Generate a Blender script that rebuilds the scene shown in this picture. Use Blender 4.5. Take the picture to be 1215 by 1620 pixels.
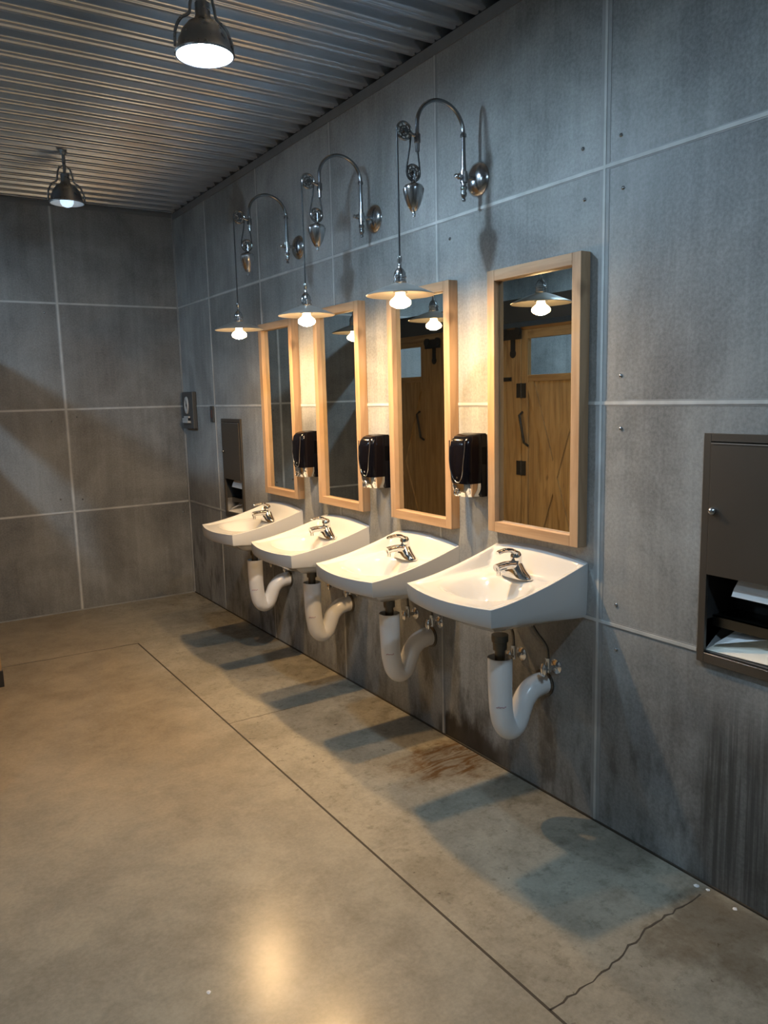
import bpy, bmesh, math, random
from mathutils import Vector, Matrix
random.seed(7)
for o in list(bpy.data.objects): bpy.data.objects.remove(o)
S = bpy.context.scene
COL = S.collection
PI = math.pi

# ------------------------------------------------------------------ camera, world, exposure, key light levels
YAW, PITCH, ROLL, FPX = 0.5703, -0.1477, -0.0248, 1236.9
CAMP = Vector((-2.0457, 0.0, 1.5427))
def camera():
    cy, sy, cp, sp = math.cos(YAW), math.sin(YAW), math.cos(PITCH), math.sin(PITCH)
    f = Vector((sy*cp, cy*cp, sp)); r = Vector((cy, -sy, 0)); u = r.cross(f)
    c, s = math.cos(ROLL), math.sin(ROLL)
    r2 = r*c + u*s; u2 = u*c - r*s
    cd = bpy.data.cameras.new('camera'); cd.sensor_fit = 'VERTICAL'; cd.sensor_height = 24.0; cd.sensor_width = 18.0
    cd.lens = FPX/1620*24.0; cd.clip_start = 0.05; cd.clip_end = 100
    o = bpy.data.objects.new('camera', cd); COL.objects.link(o)
    m = Matrix(((r2.x, u2.x, -f.x, CAMP.x), (r2.y, u2.y, -f.y, CAMP.y), (r2.z, u2.z, -f.z, CAMP.z), (0, 0, 0, 1)))
    o.matrix_world = m
    S.camera = o
camera()
w = bpy.data.worlds.new('world'); S.world = w; w.use_nodes = True
w.node_tree.nodes['Background'].inputs[0].default_value = (0.5, 0.6, 0.7, 1)
w.node_tree.nodes['Background'].inputs[1].default_value = 0.0
S.view_settings.view_transform = 'Standard'; S.view_settings.look = 'None'
S.view_settings.gamma = 1.0; S.view_settings.use_curve_mapping = False
S.view_settings.exposure = 0.22
S.cycles.use_denoising = True
S.cycles.max_bounces = 10; S.cycles.diffuse_bounces = 5; S.cycles.glossy_bounces = 6
S.cycles.sample_clamp_indirect = 6.0
WARM_STRENGTH = 3250.0       # pulley lamps' bulbs
COOL_STRENGTH = 860.0        # lit ceiling pendants over the room
STALL_STRENGTH = 1700.0       # lit ceiling pendants over the stalls
WARM_COL = (1.0, 0.63, 0.29); COOL_COL = (0.56, 0.79, 1.0)

# ------------------------------------------------------------------ materials
def srgb(r, g, b):
    def c(v):
        v /= 255.0
        return v/12.92 if v <= 0.04045 else ((v+0.055)/1.055)**2.4
    return (c(r), c(g), c(b), 1.0)
class NT:
    """small node helper"""
    def __init__(s, name):
        s.m = bpy.data.materials.new(name); s.m.use_nodes = True
        s.t = s.m.node_tree; s.b = s.t.nodes['Principled BSDF']
        s.co = None
    def n(s, typ, **kw):
        x = s.t.nodes.new(typ)
        for k, v in kw.items(): setattr(x, k, v)
        return x
    def link(s, a, b): s.t.links.new(a, b)
    def put(s, sock, v):
        if isinstance(v, bpy.types.NodeSocket): s.link(v, sock)
        else: sock.default_value = v
    def coord(s):
        if s.co is None: s.co = s.n('ShaderNodeTexCoord').outputs['Object']
        return s.co
    def math(s, op, a, b=0.0, c=0.0, clamp=False):
        x = s.n('ShaderNodeMath', operation=op, use_clamp=clamp)
        s.put(x.inputs[0], a); s.put(x.inputs[1], b); s.put(x.inputs[2], c)
        return x.outputs[0]
    def xyz(s):
        x = s.n('ShaderNodeSeparateXYZ'); s.link(s.coord(), x.inputs[0]); return x.outputs
    def comb(s, x, y, z):
        c = s.n('ShaderNodeCombineXYZ')
        for i, v in enumerate((x, y, z)): s.put(c.inputs[i], v)
        return c.outputs[0]
    def noise(s, scale=5, detail=6, rough=0.6, sc=(1, 1, 1), loc=(0, 0, 0), dist=0.0):
        mp = s.n('ShaderNodeMapping'); s.link(s.coord(), mp.inputs[0])
        mp.inputs['Scale'].default_value = sc; mp.inputs['Location'].default_value = loc
        x = s.n('ShaderNodeTexNoise'); s.link(mp.outputs[0], x.inputs['Vector'])
        x.inputs['Scale'].default_value = scale; x.inputs['Detail'].default_value = detail
        x.inputs['Roughness'].default_value = rough; x.inputs['Distortion'].default_value = dist
        return x.outputs['Fac']
    def ramp(s, v, a, b, lo=0.0, hi=1.0, smooth=True):
        x = s.n('ShaderNodeMapRange', interpolation_type='SMOOTHSTEP' if smooth else 'LINEAR')
        s.put(x.inputs[0], v); x.inputs[1].default_value = a; x.inputs[2].default_value = b
        x.inputs[3].default_value = lo; x.inputs[4].default_value = hi
        return x.outputs[0]
    def mix(s, f, a, b, mode='MIX'):
        x = s.n('ShaderNodeMix', data_type='RGBA', blend_type=mode)
        s.put(x.inputs[0], f); s.put(x.inputs[6], a); s.put(x.inputs[7], b)
        return x.outputs[2]
    def bump(s, h, strength=0.2, dist=0.002):
        x = s.n('ShaderNodeBump'); s.link(h, x.inputs['Height'])
        x.inputs['Strength'].default_value = strength; x.inputs['Distance'].default_value = dist
        s.link(x.outputs[0], s.b.inputs['Normal'])
    def set(s, **kw):
        names = dict(col='Base Color', rough='Roughness', metal='Metallic', spec='Specular IOR Level', coat='Coat Weight', coatr='Coat Roughness')
        for k, v in kw.items(): s.put(s.b.inputs[names[k]], v)
        return s.m
def simple(name, col, rough=0.5, metal=0.0, spec=0.5, var=0.08, scale=20, coat=0.0):
    t = NT(name)
    n = t.noise(scale, 4)
    c2 = tuple(max(0, c*(1-var*2)) for c in col[:3])+(1,)
    c1 = tuple(min(1, c*(1+var)) for c in col[:3])+(1,)
    c = t.mix(n, c2, c1)
    return t.set(col=c, rough=t.ramp(n, 0.0, 1.0, rough*0.85, min(1, rough*1.15), False), metal=metal, spec=spec, coat=coat)
def emit(name, col, strength):
    m = bpy.data.materials.new(name); m.use_nodes = True
    b = m.node_tree.nodes['Principled BSDF']
    b.inputs['Base Color'].default_value = (0.8, 0.8, 0.8, 1)
    b.inputs['Emission Color'].default_value = col+(1,); b.inputs['Emission Strength'].default_value = strength
    return m

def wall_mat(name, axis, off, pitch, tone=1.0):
    t = NT(name)
    x, y, z = t.xyz()
    u = {'x': x, 'y': y}[axis]
    cell = t.comb(t.math('FLOOR', t.math('DIVIDE', t.math('SUBTRACT', u, off), pitch)), t.math('FLOOR', t.math('DIVIDE', z, 0.75)), 3.3)
    wn = t.n('ShaderNodeTexWhiteNoise', noise_dimensions='3D'); t.link(cell, wn.inputs['Vector'])
    pan = t.ramp(wn.outputs['Value'], 0, 1, 0.84, 1.14, False)
    big = t.noise(1.7, 7, 0.62, dist=0.4)
    st = t.noise(1.0, 5, 0.6, sc=(26, 26, 0.9))
    fine = t.noise(90, 3, 0.7)
    v = t.math('ADD', t.math('MULTIPLY', t.ramp(big, 0.3, 0.7), 0.62), t.math('MULTIPLY', t.ramp(st, 0.25, 0.8), 0.20))
    v = t.math('ADD', v, t.math('MULTIPLY', t.ramp(fine, 0.28, 0.72), 0.30))
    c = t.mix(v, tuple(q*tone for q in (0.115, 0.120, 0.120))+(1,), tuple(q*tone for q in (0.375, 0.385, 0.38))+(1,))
    c = t.mix(1.0, c, t.comb(pan, pan, pan), 'MULTIPLY')
    # grimy, water-stained foot of the wall, deepened to carry the shade under the sinks
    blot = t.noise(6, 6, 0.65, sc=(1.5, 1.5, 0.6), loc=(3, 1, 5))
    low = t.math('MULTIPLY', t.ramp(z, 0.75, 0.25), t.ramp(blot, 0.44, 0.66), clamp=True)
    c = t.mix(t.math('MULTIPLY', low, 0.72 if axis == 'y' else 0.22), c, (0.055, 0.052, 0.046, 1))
    if axis == 'y':
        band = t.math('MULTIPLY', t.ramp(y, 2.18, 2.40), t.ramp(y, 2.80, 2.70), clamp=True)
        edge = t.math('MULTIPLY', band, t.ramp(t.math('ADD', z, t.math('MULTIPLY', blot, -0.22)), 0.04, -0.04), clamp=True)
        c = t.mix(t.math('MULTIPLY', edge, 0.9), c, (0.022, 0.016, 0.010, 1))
        # dark drip lines below the towel dispenser
        dr = t.noise(1.0, 4, 0.65, sc=(1, 60, 1.3), loc=(0, 2, 0))
        db = t.math('MULTIPLY', t.ramp(y, 1.44, 1.36), t.ramp(z, 0.72, 0.42), clamp=True)
        c = t.mix(t.math('MULTIPLY', db, t.ramp(dr, 0.36, 0.62, 0.25, 0.85)), c, (0.045, 0.046, 0.044, 1))
        # pale run-off under the soap dispensers
        sd = None
        for yy in (2.465, 3.19, 3.905):
            m_ = t.ramp(t.math('ABSOLUTE', t.math('SUBTRACT', y, yy)), 0.075, 0.03)
            sd = m_ if sd is None else t.math('MAXIMUM', sd, m_)
        sd = t.math('MULTIPLY', t.math('MULTIPLY', sd, t.ramp(z, 1.15, 1.05)), t.math('MULTIPLY', t.ramp(z, 0.45, 0.75), t.ramp(st, 0.3, 0.6)), clamp=True)
        c = t.mix(t.math('MULTIPLY', sd, 0.6), c, (0.34, 0.34, 0.32, 1))
    t.bump(t.math('ADD', fine, big), 0.18, 0.0015)
    return t.set(col=c, rough=t.ramp(big, 0.0, 1.0, 0.40, 0.62, False), spec=0.4)
M = {}
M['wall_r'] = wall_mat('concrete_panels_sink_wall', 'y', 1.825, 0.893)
M['wall_b'] = wall_mat('concrete_panels_end_wall', 'x', -0.878, 0.878, 0.78)  # same concrete as the sink wall, darkened to stand for weaker light
M['caulk'] = simple('pale_caulk', (0.50, 0.51, 0.50, 1), 0.6, var=0.25, scale=9)
M['caulk_dim'] = simple('grey_caulk', (0.30, 0.31, 0.31, 1), 0.6, var=0.25, scale=9)
M['trim_metal'] = simple('painted_angle', (0.17, 0.175, 0.18, 1), 0.5, var=0.12)

def floor_mat():
    t = NT('polished_concrete_floor')
    x, y, z = t.xyz()
    big = t.noise(1.1, 8, 0.62, dist=0.6)
    med = t.noise(4.5, 8, 0.66, loc=(4, 2, 0), dist=0.3)
    fine = t.noise(70, 3, 0.7)
    v = t.math('ADD', t.math('MULTIPLY', t.ramp(big, 0.28, 0.72), 0.42), t.math('MULTIPLY', t.ramp(med, 0.3, 0.7), 0.36))
    v = t.math('ADD', v, t.math('MULTIPLY', t.ramp(fine, 0.25, 0.75), 0.22))
    c = t.mix(v, (0.17, 0.154, 0.120, 1), (0.375, 0.348, 0.280, 1))
    # slab tinted brown towards the end wall and stalls to carry warm lamplight
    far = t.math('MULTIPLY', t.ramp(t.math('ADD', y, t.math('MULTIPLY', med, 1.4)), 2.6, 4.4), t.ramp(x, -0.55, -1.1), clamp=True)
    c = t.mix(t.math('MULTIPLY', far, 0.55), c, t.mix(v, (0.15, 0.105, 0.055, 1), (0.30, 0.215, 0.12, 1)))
    # dark pits
    pit = t.math('MULTIPLY', t.ramp(x, -0.95, -0.6), t.ramp(t.noise(30, 3, 0.5, loc=(7, 7, 0)), 0.70, 0.75))
    c = t.mix(t.math('MULTIPLY', pit, 0.75), c, (0.05, 0.042, 0.03, 1))
    # splashed dirt near the sink wall
    sp = t.math('MULTIPLY', t.ramp(x, -0.55, -0.05), t.ramp(t.noise(7, 6, 0.7, loc=(1, 9, 0)), 0.50, 0.66), clamp=True)
    c = t.mix(t.math('MULTIPLY', sp, 0.45), c, (0.085, 0.068, 0.042, 1))
    sp2 = t.math('MULTIPLY', t.ramp(x, -0.85, -0.70), t.ramp(t.noise(22, 7, 0.75, loc=(4, 4, 0)), 0.50, 0.68), clamp=True)
    c = t.mix(t.math('MULTIPLY', sp2, 0.45), c, (0.10, 0.085, 0.06, 1))
    mot = t.ramp(t.noise(11, 8, 0.72, loc=(8, 3, 0)), 0.45, 0.72)
    c = t.mix(t.math('MULTIPLY', mot, 0.22), c, (0.12, 0.10, 0.07, 1))
    # brown rusty puddle stain between the first two sinks
    dx = t.math('DIVIDE', t.math('ADD', x, 0.14), 0.24); dy = t.math('DIVIDE', t.math('SUBTRACT', y, 2.50), 0.17)
    r = t.math('SQRT', t.math('ADD', t.math('MULTIPLY', dx, dx), t.math('MULTIPLY', dy, dy)))
    r = t.math('ADD', r, t.math('MULTIPLY', t.math('SUBTRACT', t.noise(9, 5, 0.7), 0.5), 2.2))
    stk = t.ramp(t.noise(5, 6, 0.65, sc=(1.2, 4.5, 1), loc=(5, 1, 0), dist=1.2), 0.42, 0.58, 0.4, 1.0)
    c = t.mix(t.math('MULTIPLY', t.ramp(r, 1.35, 0.45, 0, 0.95), stk), c, (0.105, 0.055, 0.018, 1))
    # dirty patch below the towel dispenser
    dx = t.math('DIVIDE', t.math('ADD', x, 0.17), 0.22); dy = t.math('DIVIDE', t.math('SUBTRACT', y, 1.18), 0.24)
    r = t.math('SQRT', t.math('ADD', t.math('MULTIPLY', dx, dx), t.math('MULTIPLY', dy, dy)))
    r = t.math('ADD', r, t.math('MULTIPLY', t.math('SUBTRACT', med, 0.5), 2.4))
    c = t.mix(t.ramp(r, 1.1, 0.4, 0, 0.6), c, (0.075, 0.055, 0.032, 1))
    t.bump(t.math('ADD', fine, med), 0.10, 0.001)
    return t.set(col=c, rough=t.ramp(fine, 0.0, 1.0, 0.20, 0.28, False), spec=0.40)
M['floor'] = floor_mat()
M['cut'] = simple('saw_cut_shadow_grime', (0.045, 0.036, 0.024, 1), 0.8, var=0.3, scale=15)  # one dark colour for both the groove's shadow and its dirt
def deck_mat():
    t = NT('galvanised_steel_deck')
    n = t.noise(2, 4, 0.5, sc=(0.5, 5, 5))
    c = t.mix(n, (0.44, 0.50, 0.58, 1), (0.66, 0.73, 0.82, 1))
    return t.set(col=c, rough=t.ramp(n, 0.0, 1.0, 0.20, 0.30, False), metal=0.85)
M['deck'] = deck_mat()
def wood_mat(name, axis, dark, light, knots=0.6, rough=0.45):
    t = NT(name)
    sc = {'x': (0.7, 9, 9), 'y': (9, 0.7, 9), 'z': (9, 9, 0.7)}[axis]
    g = t.noise(3.2, 8, 0.6, sc=sc, dist=0.7); g2 = t.noise(14, 4, 0.6, sc=sc)
    k = t.ramp(t.noise(5.5, 2, 0.4, sc={'x': (1, 1.6, 1.6), 'y': (1.6, 1, 1.6), 'z': (1.6, 1.6, 1)}[axis], loc=(2, 3, 9)), 0.70, 0.80)
    v = t.math('ADD', t.math('MULTIPLY', t.ramp(g, 0.3, 0.7), 0.7), t.math('MULTIPLY', g2, 0.3))
    c = t.mix(v, dark, light)
    c = t.mix(t.math('MULTIPLY', k, knots), c, tuple(d*0.35 for d in dark[:3])+(1,))
    t.bump(g2, 0.12, 0.0008)
    return t.set(col=c, rough=rough, spec=0.4)
WD, WL = (0.27, 0.165, 0.090, 1), (0.45, 0.305, 0.185, 1)
M['wood_z'] = wood_mat('alder_vertical_grain', 'z', WD, WL)
M['wood_y'] = wood_mat('alder_horizontal_grain', 'y', WD, WL)
DD, DL = (0.17, 0.100, 0.043, 1), (0.37, 0.25, 0.12, 1)
M['door_z'] = wood_mat('knotty_pine_vertical', 'z', DD, DL, 0.8)
M['door_y'] = wood_mat('knotty_pine_horizontal', 'y', DD, DL, 0.8)
def mirror_mat():
    t = NT('silvered_mirror')
    n = t.noise(2, 2)
    return t.set(col=t.mix(n, (0.60, 0.635, 0.61, 1), (0.63, 0.66, 0.64, 1)), rough=0.0, metal=1.0)
M['mirror'] = mirror_mat()
M['china'] = simple('white_vitreous_china', (0.555, 0.56, 0.555, 1), 0.10, spec=0.55, var=0.01, scale=6, coat=0.3)
M['pvc'] = simple('white_vinyl', (0.84, 0.84, 0.84, 1), 0.25, var=0.03, scale=8)
M['chrome'] = simple('polished_chrome', (0.74, 0.75, 0.76, 1), 0.07, metal=1.0, var=0.02)
M['nickel'] = simple('brushed_nickel', (0.46, 0.47, 0.48, 1), 0.20, metal=1.0, var=0.06, scale=30)
M['pewter'] = simple('dark_pewter', (0.27, 0.28, 0.29, 1), 0.22, metal=1.0, var=0.08, scale=30)
M['gunmetal'] = simple('gunmetal_lamp_finish', (0.34, 0.335, 0.33, 1), 0.28, metal=1.0, var=0.08, scale=30)
M['bronze'] = simple('dark_bronze', (0.16, 0.15, 0.13, 1), 0.30, metal=1.0, var=0.08, scale=30)
M['enamel'] = simple('white_enamel_lining', (0.75, 0.76, 0.77, 1), 0.35, var=0.02)
M['shade'] = simple('satin_lamp_shade', (0.42, 0.40, 0.37, 1), 0.30, metal=0.6, var=0.05, scale=25)
M['shade_in'] = simple('satin_shade_lining', (0.62, 0.58, 0.50, 1), 0.35, metal=0.6, var=0.03)
M['cord'] = simple('black_cord', (0.02, 0.021, 0.022, 1), 0.6)
M['black'] = simple('glossy_black_plastic', (0.003, 0.003, 0.005, 1), 0.14, var=0.05, spec=0.16)
M['blackmat'] = simple('black_iron', (0.015, 0.014, 0.013, 1), 0.55)
M['steel'] = simple('satin_stainless_door', (0.150, 0.135, 0.118, 1), 0.36, metal=0.8, var=0.05, scale=3)
M['steel_in'] = simple('stainless_liner', (0.50, 0.51, 0.52, 1), 0.30, metal=0.9, var=0.05, scale=5)
M['dark_in'] = simple('dark_cavity_metal', (0.03, 0.03, 0.03, 1), 0.6, metal=0.3)
M['paper'] = simple('white_paper', (0.80, 0.80, 0.80, 1), 0.8, var=0.03)
M['paper_w'] = simple('cream_paper', (0.78, 0.74, 0.64, 1), 0.8, var=0.03)
M['plate'] = simple('grey_wall_unit', (0.055, 0.058, 0.060, 1), 0.45)
M['pale'] = simple('pale_grey_plastic', (0.42, 0.43, 0.43, 1), 0.4)
M['maroon'] = simple('dark_maroon_plate', (0.06, 0.032, 0.035, 1), 0.4)
M['pinkink'] = simple('faded_pink_ink', (0.50, 0.25, 0.30, 1), 0.5)
M['bulb_warm'] = emit('warm_bulb_glow', WARM_COL, WARM_STRENGTH*0.0155)
M['bulb_hot'] = emit('warm_bulb_hot_spot_glow', WARM_COL, WARM_STRENGTH)  # strong emission of the added hot spot under each warm bulb
M['bulb_cool'] = emit('cool_bulb_glow', COOL_COL, COOL_STRENGTH)
M['bulb_stall'] = emit('cool_stall_bulb_glow', COOL_COL, STALL_STRENGTH)
M['bulb_near'] = emit('near_stall_bulb_glow', COOL_COL, STALL_STRENGTH*0.24)
M['bulb_dim'] = emit('dim_cool_bulb_glow', COOL_COL, 0.9)
M['screw'] = simple('zinc_screw', (0.40, 0.42, 0.44, 1), 0.25, metal=1.0)

# ------------------------------------------------------------------ mesh helpers
def obj(name, bm, mat, parent=None, smooth=None, loc=None, bevel=None, kind=None):
    bmesh.ops.recalc_face_normals(bm, faces=bm.faces[:])
    me = bpy.data.meshes.new(name); bm.to_mesh(me); bm.free()
    me.materials.append(M[mat] if isinstance(mat, str) else mat)
    o = bpy.data.objects.new(name, me); COL.objects.link(o)
    if parent is not None: o.parent = parent
    if loc is not None: o.location = loc
    if bevel:
        md = o.modifiers.new('bevel', 'BEVEL'); md.width = bevel; md.segments = 3; md.limit_method = 'ANGLE'; md.angle_limit = math.radians(40)
        md.harden_normals = False
    if smooth is not None:
        for p in me.polygons: p.use_smooth = True
        if hasattr(me, 'set_sharp_from_angle'): me.set_sharp_from_angle(angle=math.radians(smooth))
    if kind: o['kind'] = kind
    return o
def thing(name, label, cat, loc=(0, 0, 0), group=None):
    o = bpy.data.objects.new(name, None); COL.objects.link(o); o.location = loc
    o.empty_display_size = 0.05
    o['label'] = label; o['category'] = cat
    if group: o['group'] = group
    return o
def tag(o, label, cat, group=None):
    o['label'] = label; o['category'] = cat
    if group: o['group'] = group
    return o
def copy_tree(o, parent=None):
    c = o.copy(); COL.objects.link(c)
    if parent is not None: c.parent = parent
    for ch in list(o.children): copy_tree(ch, c)
    return c
def B(*boxes):
    bm = bmesh.new()
    for b in boxes: add_box(bm, *b)
    return bm
def add_box(bm, x0, x1, y0, y1, z0, z1):
    v = [bm.verts.new((x, y, z)) for x in (x0, x1) for y in (y0, y1) for z in (z0, z1)]
    for f in ((0, 1, 3, 2), (4, 6, 7, 5), (0, 4, 5, 1), (2, 3, 7, 6), (0, 2, 6, 4), (1, 5, 7, 3)):
        bm.faces.new([v[i] for i in f])
    return v
def frame_axes(d):
    d = Vector(d).normalized()
    a = Vector((0, 0, 1)) if abs(d.z) < 0.9 else Vector((0, 1, 0))
    u = d.cross(a).normalized(); return u, d.cross(u).normalized()
def add_tube(bm, pts, rad, seg=12, cap=True, flat=1.0):
    pts = [Vector(p) for p in pts]; n = len(pts)
    rad = rad if isinstance(rad, (list, tuple)) else [rad]*n
    u = None; rings = []
    for i, p in enumerate(pts):
        d = (pts[min(i+1, n-1)]-pts[max(i-1, 0)]).normalized()
        if u is None: u, v = frame_axes(d)
        else:
            u = (u-d*u.dot(d)).normalized(); v = d.cross(u).normalized()
        rings.append([bm.verts.new(p+(u*math.cos(2*PI*k/seg)*flat+v*math.sin(2*PI*k/seg))*rad[i]) for k in range(seg)])
    for a, b in zip(rings, rings[1:]):
        for k in range(seg): bm.faces.new((a[k], a[(k+1) % seg], b[(k+1) % seg], b[k]))
    if cap: bm.faces.new(rings[0][::-1]); bm.faces.new(rings[-1])
def add_lathe(bm, prof, c=(0, 0, 0), axis=(0, 0, 1), seg=24, close=False):
    """prof: (radius, height along axis)"""
    c = Vector(c); ax = Vector(axis).normalized(); u, v = frame_axes(ax); rings = []
    for r, h in prof:
        if r < 1e-6: rings.append([bm.verts.new(c+ax*h)])
        else: rings.append([bm.verts.new(c+ax*h+(u*math.cos(2*PI*k/seg)+v*math.sin(2*PI*k/seg))*r) for k in range(seg)])
    pairs = list(zip(rings, rings[1:]))
    if close: pairs.append((rings[-1], rings[0]))
    for a, b in pairs:
        for k in range(seg):
            k2 = (k+1) % seg
            if len(a) == 1 and len(b) == 1: continue
            if len(a) == 1: bm.faces.new((a[0], b[k2], b[k]))
            elif len(b) == 1: bm.faces.new((a[k], a[k2], b[0]))
            else: bm.faces.new((a[k], a[k2], b[k2], b[k]))
def catmull(pts, n=6):
    P = [Vector(p) for p in pts]; P = [P[0]*2-P[1]]+P+[P[-1]*2-P[-2]]; out = []
    for i in range(1, len(P)-2):
        a, b, c, d = P[i-1:i+3]
        for k in range(n):
            t = k/n
            out.append(0.5*((2*b)+(c-a)*t+(2*a-5*b+4*c-d)*t*t+(3*b-a-3*c+d)*t**3))
    out.append(P[-2]); return out
def add_torus(bm, c, axis, R, r, seg=28, rs=8, a0=0, a1=2*PI):
    ax = Vector(axis).normalized(); u, v = frame_axes(ax); c = Vector(c)
    full = abs(a1-a0-2*PI) < 1e-6; rings = []
    for i in range(seg+(0 if full else 1)):
        a = a0+(a1-a0)*i/seg; d = u*math.cos(a)+v*math.sin(a)
        rings.append([bm.verts.new(c+d*(R+r*math.cos(2*PI*k/rs))+ax*r*math.sin(2*PI*k/rs)) for k in range(rs)])
    pr = list(zip(rings, rings[1:]))+([(rings[-1], rings[0])] if full else [])
    for a, b in pr:
        for k in range(rs): bm.faces.new((a[k], a[(k+1) % rs], b[(k+1) % rs], b[k]))
def tube_obj(name, pts, rad, mat, parent=None, seg=12, flat=1.0, smooth=50):
    bm = bmesh.new(); add_tube(bm, pts, rad, seg, True, flat); return obj(name, bm, mat, parent, smooth)
def lathe_obj(name, prof, mat, parent=None, c=(0, 0, 0), axis=(0, 0, 1), seg=28, smooth=40):
    bm = bmesh.new(); add_lathe(bm, prof, c, axis, seg); return obj(name, bm, mat, parent, smooth)
def struct(name, bm, mat, **k): return obj(name, bm, mat, kind='structure', **k)

# ------------------------------------------------------------------ room shell
YB, ZC = 6.066, 2.943
X_L, Y_F = -3.55, -1.6
def holed_wall():
    ys = sorted([Y_F-0.1, 1.08, 1.412, 4.935, 5.25, YB]); zs = [0, 0.735, 1.40, ZC-0.002]
    bm = bmesh.new()
    g = {(i, j): bm.verts.new((0, y, z)) for i, y in enumerate(ys) for j, z in enumerate(zs)}
    for i in range(len(ys)-1):
        for j in range(len(zs)-1):
            if j == 1 and i in (1, 3): continue
            bm.faces.new((g[i, j], g[i, j+1], g[i+1, j+1], g[i+1, j]))
    bmesh.ops.recalc_face_normals(bm, faces=bm.faces[:])
    # give the wall its thickness
    fr = bm.faces[:]
    ret = bmesh.ops.extrude_face_region(bm, geom=fr)
    for v in [e for e in ret['geom'] if isinstance(e, bmesh.types.BMVert)]: v.co.x = 0.22
    return bm
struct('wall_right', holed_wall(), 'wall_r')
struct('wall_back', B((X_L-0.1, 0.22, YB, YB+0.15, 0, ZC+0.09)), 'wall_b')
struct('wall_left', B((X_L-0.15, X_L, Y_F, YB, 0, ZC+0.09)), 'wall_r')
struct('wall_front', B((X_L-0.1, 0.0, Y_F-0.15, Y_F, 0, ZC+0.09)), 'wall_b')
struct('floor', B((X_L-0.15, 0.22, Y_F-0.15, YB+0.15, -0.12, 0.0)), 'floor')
def ceiling():
    per, h = 0.1375, 0.048
    bm = bmesh.new()
    prof = []; corner = []
    y = -1.75+0.02
    while y < YB+0.3:
        # wide lower pan with a small stiffening groove, steep webs, upper flute; every bend has a radius
        for cx, cz, rr in ((0.0265, 0, 0.0025), (0.0310, 0.006, 0.0025), (0.0400, 0.006, 0.0025), (0.0445, 0, 0.0025), (0.066, 0, 0.006), (0.084, h, 0.006), (0.1195, h, 0.006), (0.1375, 0, 0.006)):
            corner.append((y+cx, ZC+cz, rr))
        y += per
    for k in range(1, len(corner)-1):
        p0, p1, p2 = Vector(corner[k-1][:2]), Vector(corner[k][:2]), Vector(corner[k+1][:2]); rr = corner[k][2]
        a = p1+(p0-p1).normalized()*min(rr, (p0-p1).length*0.45); b = p1+(p2-p1).normalized()*min(rr, (p2-p1).length*0.45)
        for q in (0, 0.33, 0.67, 1.0): prof.append(tuple((1-q)**2*a+2*q*(1-q)*p1+q*q*b))
    xs = (X_L-0.15, 0.215)
    rows = [[bm.verts.new((x, yy, zz)) for yy, zz in prof] for x in xs]
    for i in range(len(prof)-1): bm.faces.new((rows[0][i], rows[0][i+1], rows[1][i+1], rows[1][i]))
    for a in rows: pass
    ret = bmesh.ops.extrude_face_region(bm, geom=bm.faces[:])
    for v in [e for e in ret['geom'] if isinstance(e, bmesh.types.BMVert)]: v.co.z += 0.004
    return bm
struct('ceiling', ceiling(), 'deck', smooth=50)
struct('trim_1', B((-0.006, 0.0, Y_F, YB, ZC-0.045, ZC-0.002)), 'trim_metal')
struct('trim_2', B((X_L, 0.0, YB-0.006, YB, ZC-0.03, ZC-0.002)), 'trim_metal')
tn = [3]
def joint(boxes, mat):
    struct('trim_%d' % tn[0], B(*boxes), mat); tn[0] += 1
for yj in (0.92, 1.825, 2.726, 3.612, 4.519, 5.392):
    w1 = 0.020 if yj < 2 else 0.012
    joint([(-0.0012, 0.001, yj-w1, yj+w1, 0, ZC)], 'caulk_dim')
    joint([(-0.0030, 0.001, yj-0.005, yj+0.005, 0, ZC)], 'caulk')
for zj in (0.75, 1.5, 2.25):
    ks = [(Y_F, YB)] if zj > 1.4 else [(Y_F, 1.07), (1.43, 4.925), (5.262, YB)]
    joint([(-0.0014, 0.001, a, b, zj-0.010, zj+0.010) for a, b in ks], 'caulk_dim')
    joint([(-0.0034, 0.001, a, b, zj-0.0055, zj+0.0055) for a, b in ks], 'caulk')
for xj in (-0.878, -1.756, -2.634):
    joint([(xj-0.013, xj+0.013, YB-0.0012, YB+0.001, 0, ZC)], 'caulk_dim')
    joint([(xj-0.006, xj+0.006, YB-0.003, YB+0.001, 0, ZC)], 'caulk')
for zj in (0.75, 1.5, 2.25):
    joint([(X_L, 0, YB-0.0014, YB+0.001, zj-0.009, zj+0.009)], 'caulk_dim')
    joint([(X_L, 0, YB-0.0034, YB+0.001, zj-0.005, zj+0.005)], 'caulk')
joint([(-0.010, 0, YB-0.010, YB, 0, ZC)], 'caulk_dim')              # corner bead
joint([(-0.006, 0.0, Y_F, YB, 0.0, 0.006)], 'cut')                    # dark line at the foot of the sink wall
joint([(X_L, 0.0, YB-0.006, YB, 0.0, 0.008)], 'caulk_dim')
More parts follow.
